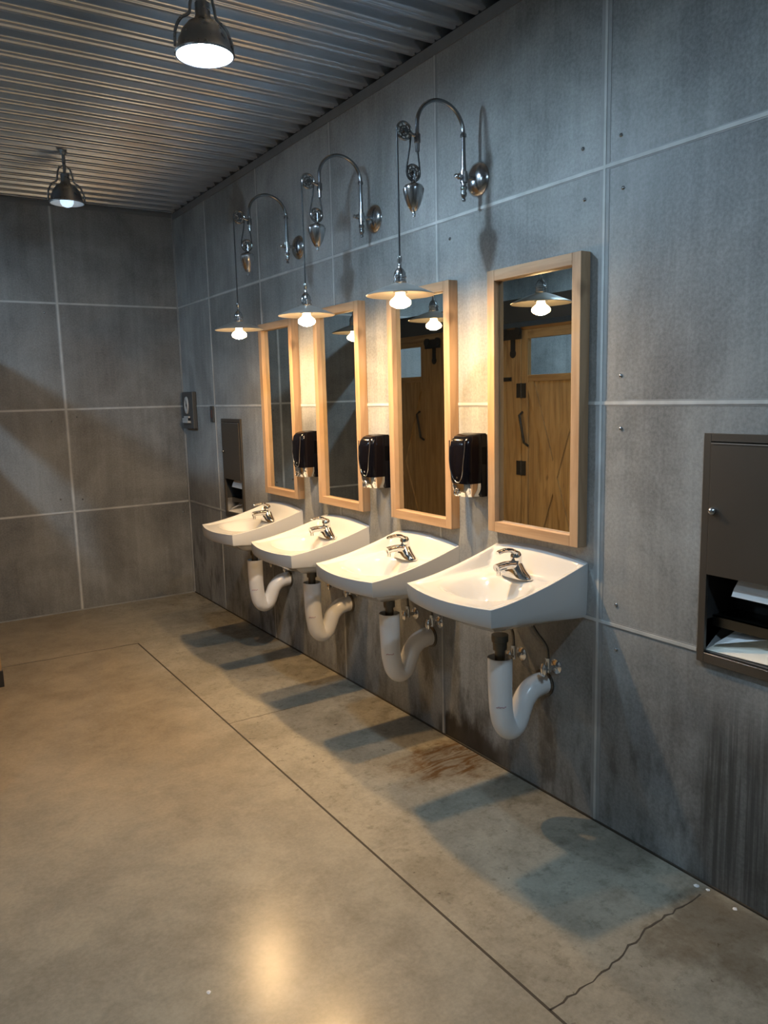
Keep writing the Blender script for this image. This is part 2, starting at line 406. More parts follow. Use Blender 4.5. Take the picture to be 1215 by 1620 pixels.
# saw cuts and crack in the slab
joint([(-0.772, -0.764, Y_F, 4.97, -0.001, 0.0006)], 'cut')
def strip(pts, wd, z=0.0006):
    bm = bmesh.new(); pts = [Vector((p[0], p[1], 0)) for p in pts]; L = []; 
    for i, p in enumerate(pts):
        d = (pts[min(i+1, len(pts)-1)]-pts[max(i-1, 0)]).normalized(); n = Vector((-d.y, d.x, 0))
        ww = wd*(0.5+random.random())
        L.append((bm.verts.new(p+n*ww+Vector((0, 0, z))), bm.verts.new(p-n*ww+Vector((0, 0, z)))))
    for a, b in zip(L, L[1:]): bm.faces.new((a[0], b[0], b[1], a[1]))
    ret = bmesh.ops.extrude_face_region(bm, geom=bm.faces[:])
    for v in [e for e in ret['geom'] if isinstance(e, bmesh.types.BMVert)]: v.co.z -= 0.002
    return bm
def jag(a, b, n, amp):
    out = []
    for i in range(n+1):
        t = i/n; d = Vector((b[0]-a[0], b[1]-a[1])); nn = Vector((-d.y, d.x)).normalized()
        k = random.uniform(-amp, amp) if 0 < i < n else 0
        out.append((a[0]+d.x*t+nn.x*k, a[1]+d.y*t+nn.y*k))
    return out
ck = jag((-0.768, 1.276), (-0.582, 1.288), 8, 0.006)+jag((-0.582, 1.288), (-0.302, 1.337), 12, 0.007)[1:]+jag((-0.302, 1.337), (-0.06, 1.346), 10, 0.005)[1:]
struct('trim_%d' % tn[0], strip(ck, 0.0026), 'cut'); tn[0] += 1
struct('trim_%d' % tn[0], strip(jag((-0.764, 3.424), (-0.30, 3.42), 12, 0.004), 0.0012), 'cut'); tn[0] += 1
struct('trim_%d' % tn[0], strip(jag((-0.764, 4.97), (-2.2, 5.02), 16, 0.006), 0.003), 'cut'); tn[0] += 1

# ------------------------------------------------------------------ wall-hung sinks
SW, SD = 0.242, 0.442                 # half width, depth at the front corners
def sm(a, b, x):
    t = max(0.0, min(1.0, (x-a)/(b-a))); return t*t*(3-2*t)
def rim_z(t): return 0.096*(1-t)**1.5
def sink_mesh():
    """origin: floor-side of the wall, height of the front rim; -x is towards the room"""
    NU, NV = 48, 46
    bm = bmesh.new(); top = []
    def ss(i):                        # denser towards the edges
        a = -1+2*i/NU; return math.copysign(1-(1-abs(a))**1.35, a) if abs(a) < 1 else a
    def tt(j):
        a = j/NV; return 0.5*(1+math.copysign(1-(1-abs(2*a-1))**1.3, 2*a-1))
    for j in range(NV+1):
        row = []; t = tt(j)
        for i in range(NU+1):
            s = ss(i)
            depth = SD+0.036*(1-s*s)
            x = -depth*t; y = s*SW*(1.0-0.012*t)
            rim = rim_z(t)+0.024*(1-s*s)*max(0, 1-t*2.2)-0.006*(1-s*s)*sm(0.7, 1, t)
            side = SW*(1-abs(s)); front = depth*(1-t); back = depth*t
            deck = 0.030*(1-t)**0.9-0.008
            m = min(sm(0.010, 0.042, side), sm(0.010, 0.040, front), sm(0.014, 0.085, back))
            z = rim*(1-m)+deck*m
            ex = (x+0.262)/0.148; ey = y/0.196
            r = (abs(ex)**2.5+abs(ey)**2.5)**(1/2.5)
            z -= 0.105*sm(1.0, 0.22, r)*m
            row.append(bm.verts.new((x, y, z)))
        top.append(row)
    for j in range(NV):
        for i in range(NU): bm.faces.new((top[j][i], top[j][i+1], top[j+1][i+1], top[j+1][i]))
    # skirt and underside
    loop = [top[0][i] for i in range(NU+1)]+[top[j][NU] for j in range(1, NV+1)]+[top[NV][i] for i in range(NU-1, -1, -1)]+[top[j][0] for j in range(NV-1, 0, -1)]
    def zb(v):
        t = min(1, -v.co.x/SD); return -0.068-0.036*(1-t)
    prev = loop; c = Vector((-0.2, 0, 0))
    for k, (f, ins) in enumerate(((0.35, 0.000), (0.7, 0.002), (0.93, 0.006), (1.0, 0.014))):
        ring = []
        for v in loop:
            d = Vector((v.co.x-c.x, v.co.y, 0)); d.normalize()
            x = v.co.x-(d.x*ins if v.co.x < -0.01 else 0); y = v.co.y-d.y*ins
            ring.append(bm.verts.new((x, y, v.co.z+(zb(v)-v.co.z)*f)))
        for a in range(len(loop)): bm.faces.new((prev[a], prev[(a+1) % len(loop)], ring[(a+1) % len(loop)], ring[a]))
        prev = ring
    base = [v.co.copy() for v in prev]
    for f, dz in ((0.90, 0.002), (0.80, -0.012), (0.62, -0.036), (0.40, -0.052), (0.18, -0.058)):
        ring = []
        for b in base:
            p = c+(Vector((b.x, b.y, 0))-c)*f
            zz = b.z*f*f+(-0.088)*(1-f*f)+dz
            ring.append(bm.verts.new((min(p.x, -0.0), p.y, zz)))
        for a in range(len(base)): bm.faces.new((prev[a], prev[(a+1) % len(base)], ring[(a+1) % len(base)], ring[a]))
        prev = ring
    bm.faces.new(prev)
    return bm
FX = -0.115                            # faucet centre
def make_sink(loc, label):
    t = thing('wall_sink', label, 'sink', loc, 'white sinks along the wall')
    obj('basin', sink_mesh(), 'china', t, 60, bevel=0.006)
    lathe_obj('drain', [(0.0, -0.1045), (0.016, -0.1045), (0.021, -0.1025), (0.024, -0.104)], 'chrome', t, (-0.262, 0, 0), seg=20)
    f = obj('faucet', faucet_body(), 'chrome', t, 45)
    # spout
    bm = bmesh.new()
    add_tube(bm, catmull([(FX, 0, 0.062), (FX-0.035, 0, 0.068), (FX-0.072, 0, 0.068), (FX-0.098, 0, 0.064)], 5), [0.017]*4+[0.0155]*5+[0.0145]*6+[0.0145], 16, True, 1.25)
    add_lathe(bm, [(0.0, -0.030), (0.0085, -0.030), (0.0085, -0.016), (0.011, -0.014), (0.011, 0.0)], (FX-0.088, 0, 0.066), seg=16)
    obj('spout', bm, 'chrome', f, 45)
    bm = bmesh.new()
    add_lathe(bm, [(0.020, 0.0), (0.0215, 0.012), (0.021, 0.022), (0.016, 0.032), (0.007, 0.037), (0.0, 0.038)], (FX+0.002, 0, 0.080), (-0.22, 0, 1), seg=20)
    add_tube(bm, catmull([(FX-0.004, 0, 0.108), (FX-0.03, 0, 0.122), (FX-0.062, 0, 0.124), (FX-0.092, 0, 0.119)], 5), [0.010]*5+[0.0085]*5+[0.0075]*5+[0.006], 12, True, 1.6)
    obj('handle', bm, 'chrome', f, 45)
    return t
def faucet_body():
    bm = bmesh.new()
    # long base plate across the deck, rising into a saddle in the middle
    NS, NR = 22, 14; rows = []
    for i in range(NS+1):
        a = -1+2*i/NS; y = a*0.078
        hw = 0.030*max(0.03, (1-abs(a)**2.6))**0.5
        hz = 0.023*max(0.03, 1-abs(a)**3.5)**0.6+0.046*math.exp(-(y/0.034)**2)
        row = []
        for k in range(NR+1):
            an = PI*k/NR
            row.append(bm.verts.new((FX+hw*math.cos(an), y, 0.019+hz*math.sin(an)**0.7)))
        rows.append(row)
    for a, b in zip(rows, rows[1:]):
        for k in range(NR): bm.faces.new((a[k], a[k+1], b[k+1], b[k]))
        bm.faces.new((a[0], b[0], b[NR], a[NR]))
    bm.faces.new(rows[0]); bm.faces.new(rows[-1][::-1])
    add_lathe(bm, [(0.024, 0.030), (0.0225, 0.062), (0.021, 0.082), (0.0, 0.082)], (FX, 0, 0), seg=20)
    return bm
SINKS = [(2.115, 0.850), (2.842, 0.803), (3.572, 0.796), (4.311, 0.796)]
SL = ['white wall sink nearest the towel dispenser, the closest of the row',
      'white wall sink under the second mirror, second nearest of the row',
      'white wall sink under the third mirror, third from the front',
      'white wall sink at the far end of the row, below the farthest mirror']
proto = make_sink((0, SINKS[0][0], SINKS[0][1]), SL[0])
for (y, z), l in list(zip(SINKS, SL))[1:]:
    c = copy_tree(proto); c.location = (0, y, z); c['label'] = l

# ------------------------------------------------------------------ drain traps and stop valves
def make_trap(loc, label):
    """origin at the wall on the floor line below the sink centre"""
    t = thing('drain_trap', label, 'drain pipe', loc, 'white covered drain traps under the sinks')
    pts = [(-0.222, 0, 0.590), (-0.222, 0, 0.52), (-0.221, 0, 0.45), (-0.216, 0, 0.385), (-0.203, 0, 0.333), (-0.176, 0, 0.306), (-0.146, 0, 0.318),
           (-0.124, 0, 0.358), (-0.104, 0, 0.400), (-0.072, 0, 0.430), (-0.035, 0, 0.441), (-0.004, 0, 0.443)]
    rr = [0.046, 0.0455, 0.044, 0.0435, 0.043, 0.043, 0.0425, 0.041, 0.041, 0.042, 0.043, 0.042]
    cp = catmull(pts, 5); rad = []
    for i in range(len(rr)-1):
        for k in range(5): rad.append(rr[i]+(rr[i+1]-rr[i])*k/5)
    rad.append(rr[-1])
    bm = bmesh.new(); add_tube(bm, cp, rad, 22, False)
    # open rim at the top, with a wall to the sleeve
    inner = list(reversed(cp[:12])); add_tube(bm, inner, [r-0.004 for r in reversed(rad[:12])], 22, False)
    bmesh.ops.remove_doubles(bm, verts=bm.verts[:], dist=1e-5)
    cov = obj('trap_cover', bm, 'pvc', t, 60)
    bm = bmesh.new(); add_lathe(bm, [(0.0, 0), (0.019, 0), (0.019, 0.10), (0.026, 0.10), (0.026, 0.128), (0.031, 0.131), (0.031, 0.155), (0.0, 0.155)], (-0.222, 0, 0.52), seg=20)
    obj('tailpiece', bm, 'bronze', t, 40)
    bm = bmesh.new()
    for k in range(6):                                                   # row of faded printed dashes round the sleeve
        a = math.radians(212+k*8); p = Vector((-0.2195+0.0442*math.cos(a), 0.0442*math.sin(a), 0.412+0.002*(k % 2)))
        d = Vector((-math.sin(a), math.cos(a), 0))*0.0022
        add_tube(bm, [p-d, p+d+Vector((0, 0, 0.001*(k % 3)))], 0.0016, 6)
    obj('printed_mark', bm, 'pinkink', cov)
    bm = bmesh.new(); add_lathe(bm, [(0.040, 0.0), (0.052, 0.0), (0.052, 0.004), (0.040, 0.008)], (0, 0, 0.443), (-1, 0, 0), seg=24, close=True)
    obj('wall_flange', bm, 'bronze', t, 40)
    return t
TL = ['white drain trap sleeve under the nearest sink, top edge open around the dark tailpiece',
      'white drain trap sleeve under the second nearest sink, left of the nearest trap',
      'white drain trap sleeve under the third sink from the front',
      'white drain trap sleeve under the farthest sink']
tp = make_trap((0, 2.085, 0), TL[0])
for y, l in ((2.82, TL[1]), (3.555, TL[2]), (4.29, TL[3])):
    c = copy_tree(tp); c.location = (0, y, 0); c['label'] = l
def make_valve(loc, label, up):
    t = thing('stop_valve', label, 'valve', loc, 'chrome stop valves under the sinks')
    lathe_obj('escutcheon', [(0.0, 0.0), (0.028, 0.0), (0.028, 0.003), (0.016, 0.010), (0.0, 0.011)], 'chrome', t, (0, 0, 0), (-1, 0, 0), 24)
    bm = bmesh.new(); add_tube(bm, [(-0.008, 0, 0), (-0.055, 0, 0)], 0.0085, 14); add_tube(bm, [(-0.042, 0, -0.012), (-0.042, 0, 0.034)], 0.010, 14)
    add_lathe(bm, [(0.0, 0), (0.012, 0), (0.012, 0.012), (0.0, 0.012)], (-0.042, 0, 0.030), (0, 0, 1), 6)
    obj('valve_body', bm, 'chrome', t, 40)
    bm = bmesh.new(); add_lathe(bm, [(0.0, 0.0), (0.010, 0.0), (0.021, 0.004), (0.022, 0.010), (0.012, 0.016), (0.0, 0.016)], (-0.058, 0, 0), (-1, 0, 0), 20)
    h = obj('handle', bm, 'chrome', t, 40); h.scale = (1, 0.7, 1.15)
    tube_obj('supply_hose', catmull([(-0.042, 0, 0.04), (-0.05, 0.004, 0.09), (-0.085, up*0.5, 0.15), (-0.11, up, 0.225)], 6), 0.006, 'bronze', t, 10)
    return t
names = ['nearest sink', 'second sink', 'third sink', 'farthest sink']
v0 = None
for k, (y, z) in enumerate(SINKS):
    for dy, side in ((-0.093, 'right'), (0.095, 'left')):
        lab = 'small chrome stop valve on the wall under the %s, %s of its trap' % (names[k], side)
        if v0 is None: v0 = make_valve((0, y+dy, 0.525), lab, 0.05); c = v0
        else:
            c = copy_tree(v0); c.location = (0, y+dy, 0.525); c['label'] = lab
            if side == 'left': c.scale = (1, -1, 1)

# ------------------------------------------------------------------ mirrors
MIR = [(1.880, 2.355, 1.003, 1.998), (2.592, 3.056, 0.975, 2.000), (3.312, 3.775, 0.970, 2.000), (4.035, 4.485, 0.962, 1.985)]
ML = ['tall wooden framed mirror over the nearest sink, reflecting a plank door',
      'tall wooden framed mirror over the second sink, half behind the nearest lamp',
      'tall wooden framed mirror over the third sink, reflecting a shadowed grey wall',
      'tall wooden framed mirror over the farthest sink, beside the far towel dispenser']
for (y0, y1, z0, z1), l in zip(MIR, ML):
    fw, d = 0.040, 0.046
    t = thing('framed_mirror', l, 'mirror', (0, y0, z0), 'wooden framed mirrors above the sinks')
    W, Hh = y1-y0, z1-z0
    for a in (0, W-fw): obj('frame_stile', B((-d, -0.0005, a, a+fw, 0, Hh)), 'wood_z', t, bevel=0.002)
    for b in (0, Hh-fw): obj('frame_rail', B((-d, -0.0005, fw, W-fw, b, b+fw)), 'wood_y', t, bevel=0.002)
    # the mirror sits in the rebate, a little in front of the wall
    obj('mirror_glass', B((-0.022, -0.016, fw-0.003, W-fw+0.003, fw-0.003, Hh-fw+0.003)), 'mirror', t)

# ------------------------------------------------------------------ pulley lamps
def make_lamp(y, label):
    """plane of the lamp at local y = 0, wall at x = 0"""
    t = thing('pulley_wall_lamp', label, 'lamp', (0, y, 2.358), 'pulley lamps between the mirrors')
    Z = lambda z: z-2.358
    lathe_obj('backplate', [(0.0, 0.0005), (0.063, 0.0005), (0.064, 0.004), (0.060, 0.012), (0.048, 0.022), (0.028, 0.029), (0.012, 0.032), (0.0, 0.032)], 'nickel', t, (0, 0, 0), (-1, 0, 0), 32)
    bm = bmesh.new(); add_tube(bm, [(-0.028, 0, 0), (-0.095, 0, 0)], 0.0085, 14)
    add_lathe(bm, [(0.0, 0), (0.011, 0.0), (0.011, 0.006), (0.006, 0.009), (0.008, 0.014), (0.009, 0.019), (0.006, 0.024), (0.0, 0.025)], (-0.092, 0, 0), (-1, 0, 0), 16)
    add_lathe(bm, [(0.0145, -0.02), (0.0145, 0.02)], (-0.073, 0, 0), (0, 0, 1), 16)
    obj('bracket', bm, 'nickel', t, 40)
    arm = [(-0.073, 0, Z(2.30)), (-0.073, 0, Z(2.40)), (-0.073, 0, Z(2.50))]
    n = 22
    for k in range(n+1):
        a = PI*k/n; arm.append((-0.180+0.107*math.cos(a), 0, Z(2.515)+0.098*math.sin(a)))
    arm += [(-0.287, 0, Z(2.49)), (-0.287, 0, Z(2.455))]
    bm = bmesh.new(); add_tube(bm, arm, [0.0095, 0.0095]+[0.0075]*(len(arm)-2), 14)
    add_lathe(bm, [(0.0, -0.050), (0.006, -0.049), (0.008, -0.043), (0.005, -0.036), (0.010, -0.030), (0.012, -0.020), (0.008, -0.010), (0.013, -0.004), (0.013, 0.004), (0.0095, 0.008)], (-0.073, 0, Z(2.318)), (0, 0, 1), 16)
    add_lathe(bm, [(0.0075, 0), (0.012, 0.002), (0.012, 0.010), (0.009, 0.016)], (-0.073, 0, Z(2.50)), (0, 0, 1), 16)
    add_lathe(bm, [(0.0, -0.030), (0.008, -0.030), (0.009, 0.0), (0.012, 0.002), (0.012, 0.030), (0.0085, 0.034)], (-0.287, 0, Z(2.450)), (0, 0, 1), 16)
    add_tube(bm, [(-0.287, 0, Z(2.47)), (-0.325, 0, Z(2.482))], 0.006, 10)
    obj('arm', bm, 'pewter', t, 45)
    def wheel(c, R):
        bm = bmesh.new()
        add_torus(bm, c, (0, 1, 0), R, 0.0045, 30, 8)
        add_torus(bm, c, (0, 1, 0), R*0.55, 0.003, 24, 6)
        for k in range(4):
            a = PI*k/4+0.3; d = Vector((math.cos(a), 0, math.sin(a)))*R
            add_tube(bm, [Vector(c)-d, Vector(c)+d], 0.0028, 6)
        add_lathe(bm, [(0.0, -0.012), (0.008, -0.012), (0.008, 0.012), (0.0, 0.012)], c, (0, 1, 0), 14)
        return bm
    c1 = (-0.345, 0, Z(2.484)); c2 = (-0.308, 0, Z(2.345))
    obj('pulley', wheel(c1, 0.030), 'pewter', t, 45)
    # cord: lampholder -> over the upper wheel -> round the lower wheel -> arm tip
    cp = [(-0.376, 0, Z(2.035)), (-0.376, 0, Z(2.2)), (-0.376, 0, Z(2.484))]
    for k in range(1, 9):
        a = PI-PI*0.98*k/8; cp.append((c1[0]+0.031*math.cos(a), 0, c1[2]+0.031*math.sin(a)))
    cp += [(-0.322, 0, Z(2.43)), (-0.337, 0, Z(2.362))]
    for k in range(0, 9):
        a = PI+PI*k/8; cp.append((c2[0]+0.030*math.cos(a), 0, c2[2]+0.030*math.sin(a)))
    cp += [(-0.281, 0, Z(2.38)), (-0.287, 0, Z(2.42))]
    tube_obj('cord', cp, 0.0036, 'cord', t, 8)
    cw = lathe_obj('counterweight', [(0.0, -0.108), (0.006, -0.107), (0.007, -0.096), (0.005, -0.090), (0.013, -0.087), (0.025, -0.066), (0.034, -0.040), (0.039, -0.018), (0.0395, -0.010), (0.0365, -0.009), (0.036, -0.003), (0.031, 0.003), (0.018, 0.008), (0.010, 0.012), (0.006, 0.022), (0.0, 0.022)], 'nickel', t, (-0.308, 0, Z(2.298)), (0, 0, 1), 26)
    bm = wheel(c2, 0.027)
    for s in (-1, 1): add_tube(bm, [(-0.308, s*0.009, Z(2.315)), (-0.308, s*0.009, Z(2.35))], 0.004, 8)
    obj('pulley', bm, 'pewter', cw, 45)
    lathe_obj('lampholder', [(0.0, 0.136), (0.008, 0.136), (0.009, 0.120), (0.006, 0.112), (0.008, 0.096), (0.016, 0.088), (0.022, 0.077), (0.0225, 0.068), (0.0245, 0.066), (0.0245, 0.061), (0.022, 0.059), (0.022, 0.051), (0.0245, 0.049), (0.0245, 0.044), (0.022, 0.042), (0.022, 0.020), (0.027, 0.014), (0.027, 0.006), (0.0, 0.006)], 'nickel', t, (-0.376, 0, Z(1.909)), (0, 0, 1), 26)
    # shallow cone shade with thickness
    lathe_obj('shade', [(0.024, 0.038), (0.060, 0.026), (0.100, 0.010), (0.124, 0.000), (0.127, -0.003), (0.1265, -0.005), (0.123, -0.0035), (0.099, 0.006), (0.059, 0.022), (0.024, 0.034)], 'shade', t, (-0.376, 0, Z(1.911)), (0, 0, 1), 40)
    lathe_obj('bulb', [(0.016, 0.040), (0.017, 0.012), (0.0175, 0.004), (0.021, -0.003), (0.030, -0.010), (0.0365, -0.016), (0.0395, -0.022), (0.039, -0.029), (0.0345, -0.0355), (0.026, -0.0395), (0.0, -0.0405)], 'bulb_warm', t, (-0.376, 0, Z(1.905)), (0, 0, 1), 20, 75)
    hb = next(c for c in t.children if c.name.startswith('bulb'))
    lathe_obj('bulb_hot_spot', [(0.0225, -0.0405), (0.019, -0.0425), (0.012, -0.0445), (0.006, -0.0455), (0.0, -0.046)], 'bulb_hot', hb, (-0.376, 0, Z(1.905)), (0, 0, 1), 14)  # small hot emitter added under the bulb to sharpen its cast shadows
    return t
LL = ['silver pulley lamp with glowing bulb nearest the camera, hanging between the first two mirrors',
      'middle silver pulley lamp with glowing bulb, hanging between second and third mirrors',
      'silver pulley lamp with glowing bulb farthest away, left of the last mirror']
for k, y in enumerate((2.455, 3.206, 3.985)):
    if k == 0: lp = make_lamp(y, LL[0])
    else:
        c = copy_tree(lp); c.location = (0, y, 2.358); c['label'] = LL[k]

# ------------------------------------------------------------------ soap dispensers
def soap_body():
    bm = bmesh.new()
    # stacked rounded sections: (z, depth, half width)
    secs = [(0.045, 0.100, 0.055), (0.070, 0.108, 0.058), (0.130, 0.112, 0.060), (0.200, 0.110, 0.060), (0.226, 0.104, 0.059), (0.243, 0.090, 0.057), (0.251, 0.070, 0.055), (0.254, 0.045, 0.053)]
    rings = []
    for z, d, hw in secs:
        pts = [(-0.001, -hw)]
        n = 6; r = min(0.030, d*0.5)
        for k in range(n+1):
            a = PI/2*k/n; pts.append((-(d-r)-r*math.sin(a), -hw+r*0.9-r*0.9*math.cos(a)))
        pts += [(px, -py) for px, py in reversed(pts)]
        rings.append([bm.verts.new((x, y, z)) for x, y in pts])
    N = len(rings[0])
    for a, b in zip(rings, rings[1:]):
        for k in range(N): bm.faces.new((a[k], a[(k+1) % N], b[(k+1) % N], b[k]))
    bm.faces.new(rings[0][::-1]); bm.faces.new(rings[-1])
    add_box(bm, -0.028, -0.001, -0.060, 0.060, 0.0, 0.25)
    return bm
def make_soap(y, z, label):
    t = thing('soap_dispenser', label, 'soap dispenser', (0, y, z), 'black soap dispensers between the mirrors')
    obj('body', soap_body(), 'black', t, 50)
    bm = bmesh.new(); secs = [(0.002, 0.090, 0.048), (0.010, 0.094, 0.050), (0.030, 0.101, 0.056), (0.055, 0.1035, 0.0565)]; rings = []
    for zz, d, hw in secs:
        pts = [(-0.026, -hw)]; r = 0.030
        for k in range(7):
            a = PI/2*k/6; pts.append((-(d-r)-r*math.sin(a), -hw+r*0.9-r*0.9*math.cos(a)))
        pts += [(px, -py) for px, py in reversed(pts)]
        rings.append([bm.verts.new((x, yy, zz)) for x, yy in pts])
    N = len(rings[0])
    for a, b in zip(rings, rings[1:]):
        for k in range(N): bm.faces.new((a[k], a[(k+1) % N], b[(k+1) % N], b[k]))
    bm.faces.new(rings[0][::-1]); bm.faces.new(rings[-1])
    base = obj('chrome_base', bm, 'chrome', t, 40)
    bm = bmesh.new(); add_torus(bm, (-0.1015, 0.012, 0.020), (-1, 0, 0.15), 0.014, 0.003, 20, 8)
    add_lathe(bm, [(0.0, 0.0), (0.006, 0.0), (0.006, 0.008), (0.0, 0.009)], (-0.099, 0.012, 0.016), (-1, 0, 0.1), 12)
    obj('nozzle_ring', bm, 'chrome', base, 45)
    # chrome trim line: down one side of the front, round the bottom, up the other
    def front(y_, z_):
        d = 0.1045+0.008*sm(0.05, 0.13, z_)-0.003*sm(0.18, 0.21, z_)
        e = max(0, abs(y_)-0.033); return -(d-e*e*16)-0.0005
    raw = [(-0.049, 0.228), (-0.049, 0.200), (-0.044, 0.140), (-0.034, 0.092), (-0.016, 0.066), (0.0, 0.060), (0.016, 0.066), (0.034, 0.092), (0.044, 0.140), (0.049, 0.200), (0.049, 0.228)]
    cpts = catmull([(front(a, b), a, b) for a, b in raw], 5)
    tube_obj('trim_line', cpts, 0.0021, 'nickel', t, 8)
    lathe_obj('sensor', [(0.0, 0.003), (0.004, 0.0025), (0.005, 0.0)], 'pewter', t, (-0.1075, 0.0, 0.080), (-1, 0, 0), 14)
    return t
SO = ['glossy black soap dispenser with chrome base nearest the camera, between first and second mirrors',
      'glossy black soap dispenser with chrome base between the second and third mirrors',
      'glossy black soap dispenser with chrome base between the third and farthest mirrors']
for k, (y, z) in enumerate(((2.472, 1.130), (3.185, 1.105), (3.905, 1.105))):
    if k == 0: sp = make_soap(y, z, SO[0])
    else:
        c = copy_tree(sp); c.location = (0, y, z); c['label'] = SO[k]

# ------------------------------------------------------------------ recessed towel dispensers
def make_dispenser(y0, label):
    """origin: lower right corner of the frame (smallest y) on the wall"""
    W, Hh, f = 0.345, 0.692, 0.024
    t = thing('towel_dispenser', label, 'towel dispenser', (0, y0, 0.720), 'recessed steel towel dispensers')
    obj('frame', B((-0.012, -0.0002, 0, f, 0, Hh), (-0.012, -0.0002, W-f, W, 0, Hh), (-0.012, -0.0002, f, W-f, Hh-f, Hh), (-0.012, -0.0002, f, W-f, 0, f+0.006)), 'steel', t, bevel=0.0015)
    d = obj('door', B((-0.016, -0.002, f+0.002, W-f-0.002, 0.273, Hh-f-0.003)), 'steel', t, bevel=0.002)
    obj('highlight_lip', B((-0.019, -0.015, f+0.004, W-f-0.004, Hh-f-0.0065, Hh-f-0.0035)), 'steel_in', d)  # bright strip stands in for the highlight along the door's top gap
    lathe_obj('lock_knob', [(0.0, 0.016), (0.006, 0.0155), (0.011, 0.011), (0.012, 0.005), (0.009, 0.0)], 'nickel', d, (-0.016, W-f-0.018, 0.465), (-1, 0, 0), 18)
    q = 0.014
    obj('housing', B((0.15, 0.155, q, W-q, 0.02, Hh-0.02), (0.0, 0.15, q, q+0.004, 0.02, Hh-0.02), (0.0, 0.15, W-q-0.004, W-q, 0.02, Hh-0.02), (0.0, 0.15, q, W-q, Hh-0.026, Hh-0.020)), 'dark_in', t)
    obj('shelf', B((0.035, 0.15, q+0.004, W-q-0.004, 0.135, 0.139), (0.020, 0.026, q+0.004, W-q-0.004, 0.268, 0.275), (0.035, 0.039, q+0.004, W-q-0.004, 0.105, 0.139)), 'bronze', t)
    # waste chute: sloping steel liner
    bm = bmesh.new(); a, b = q+0.0045, W-q-0.0045
    V = [bm.verts.new(p) for p in ((0.0, a, 0.034), (0.0, b, 0.034), (0.145, a+0.05, 0.075), (0.145, b-0.05, 0.075), (0.145, a, 0.131), (0.145, b, 0.131), (0.0, a, 0.131), (0.0, b, 0.131))]
    for fc in ((0, 1, 3, 2), (2, 3, 5, 4), (0, 2, 4, 6), (1, 7, 5, 3)): bm.faces.new([V[i] for i in fc])
    ret = bmesh.ops.extrude_face_region(bm, geom=bm.faces[:])
    for v in [e for e in ret['geom'] if isinstance(e, bmesh.types.BMVert)]: v.co.z -= 0.002
    obj('waste_liner', bm, 'steel_in', t)
    return t
d1 = make_dispenser(1.078, 'large steel towel dispenser recessed in the wall at the right edge of the photo')
d2 = copy_tree(d1); d2.location = (0, 4.920, 0.720); d2['label'] = 'narrow-looking steel towel dispenser in the wall beyond the farthest mirror'
def sheet(name, pts, th, mat, label, loc):
    """folded sheet: polyline of (x, z) swept along y, or explicit quads"""
    bm = bmesh.new()
    rows = [[bm.verts.new(p) for p in r] for r in pts]
    for a, b in zip(rows, rows[1:]):
        for k in range(len(a)-1): bm.faces.new((a[k], a[k+1], b[k+1], b[k]))
    bmesh.ops.recalc_face_normals(bm, faces=bm.faces[:])
    ret = bmesh.ops.extrude_face_region(bm, geom=bm.faces[:])
    for v in [e for e in ret['geom'] if isinstance(e, bmesh.types.BMVert)]: v.co.z += th; v.co.x += th*0.5
    o = obj(name, bm, mat, loc=loc); return tag(o, label, 'paper towel')
# towels hanging from the slot, and used ones in the chute (coordinates local to each dispenser corner)
for yy, where in ((1.078, 'near'), (4.920, 'far')):
    nm = 'the near dispenser' if where == 'near' else 'the far dispenser'
    sheet('paper_towel', [[(0.060, 0.02, 0.268), (0.060, 0.235, 0.268)], [(0.024, 0.02, 0.262), (0.024, 0.240, 0.262)], [(0.012, 0.02, 0.237), (0.012, 0.246, 0.237)], [(0.008, 0.02, 0.214), (0.008, 0.250, 0.216)]], 0.002, 'paper', 'white folded paper towel hanging from the slot of '+nm, (0, yy, 0.720))
    sheet('paper_towel', [[(0.002, 0.322, 0.036), (0.004, 0.02, 0.044)], [(0.070, 0.300, 0.062), (0.075, 0.03, 0.070)], [(0.120, 0.24, 0.110), (0.120, 0.06, 0.100)]], 0.002, 'paper_w', 'cream used paper towel lying at the front of the chute of '+nm, (0, yy, 0.720))
    sheet('paper_towel', [[(0.016, 0.305, 0.054), (0.055, 0.120, 0.110)], [(0.060, 0.285, 0.078), (0.085, 0.11, 0.118)], [(0.100, 0.255, 0.118), (0.115, 0.13, 0.122)]], 0.002, 'paper', 'white crumpled paper towel at the back of the chute of '+nm, (0, yy, 0.720))

# ------------------------------------------------------------------ small wall units near the corner
t = thing('wall_unit', 'dark grey rectangular wall unit with a pale oval, beside the room corner', 'wall unit', (0, 5.765, 1.328))
obj('housing', B((-0.035, -0.0005, 0, 0.235, 0, 0.28)), 'plate', t, bevel=0.006)
bm = bmesh.new(); add_torus(bm, (0, 0, 0), (-1, 0, 0), 0.033, 0.010, 28, 8)
o = obj('oval_ring', bm, 'pale', t, 50, loc=(-0.037, 0.125, 0.178)); o.scale = (1, 0.9, 1.55)
lathe_obj('lock', [(0.0, 0.006), (0.012, 0.005), (0.013, 0.0)], 'black', t, (-0.035, 0.125, 0.178), (-1, 0, 0), 16)
obj('outlet_tray', B((-0.060, -0.034, 0.060, 0.180, 0.045, 0.062), (-0.060, -0.055, 0.060, 0.180, 0.062, 0.082), (-0.050, -0.034, 0.070, 0.170, 0.082, 0.096)), 'pale', t, bevel=0.003)
t = thing('wall_plate', 'small dark maroon wall plate on the joint left of the far towel dispenser', 'wall plate', (0, 5.405, 1.385))
obj('plate', B((-0.012, -0.0005, 0, 0.062, 0, 0.115)), 'plate', t, bevel=0.002)
obj('rocker', B((-0.018, -0.010, 0.018, 0.044, 0.028, 0.088)), 'maroon', t, bevel=0.002)

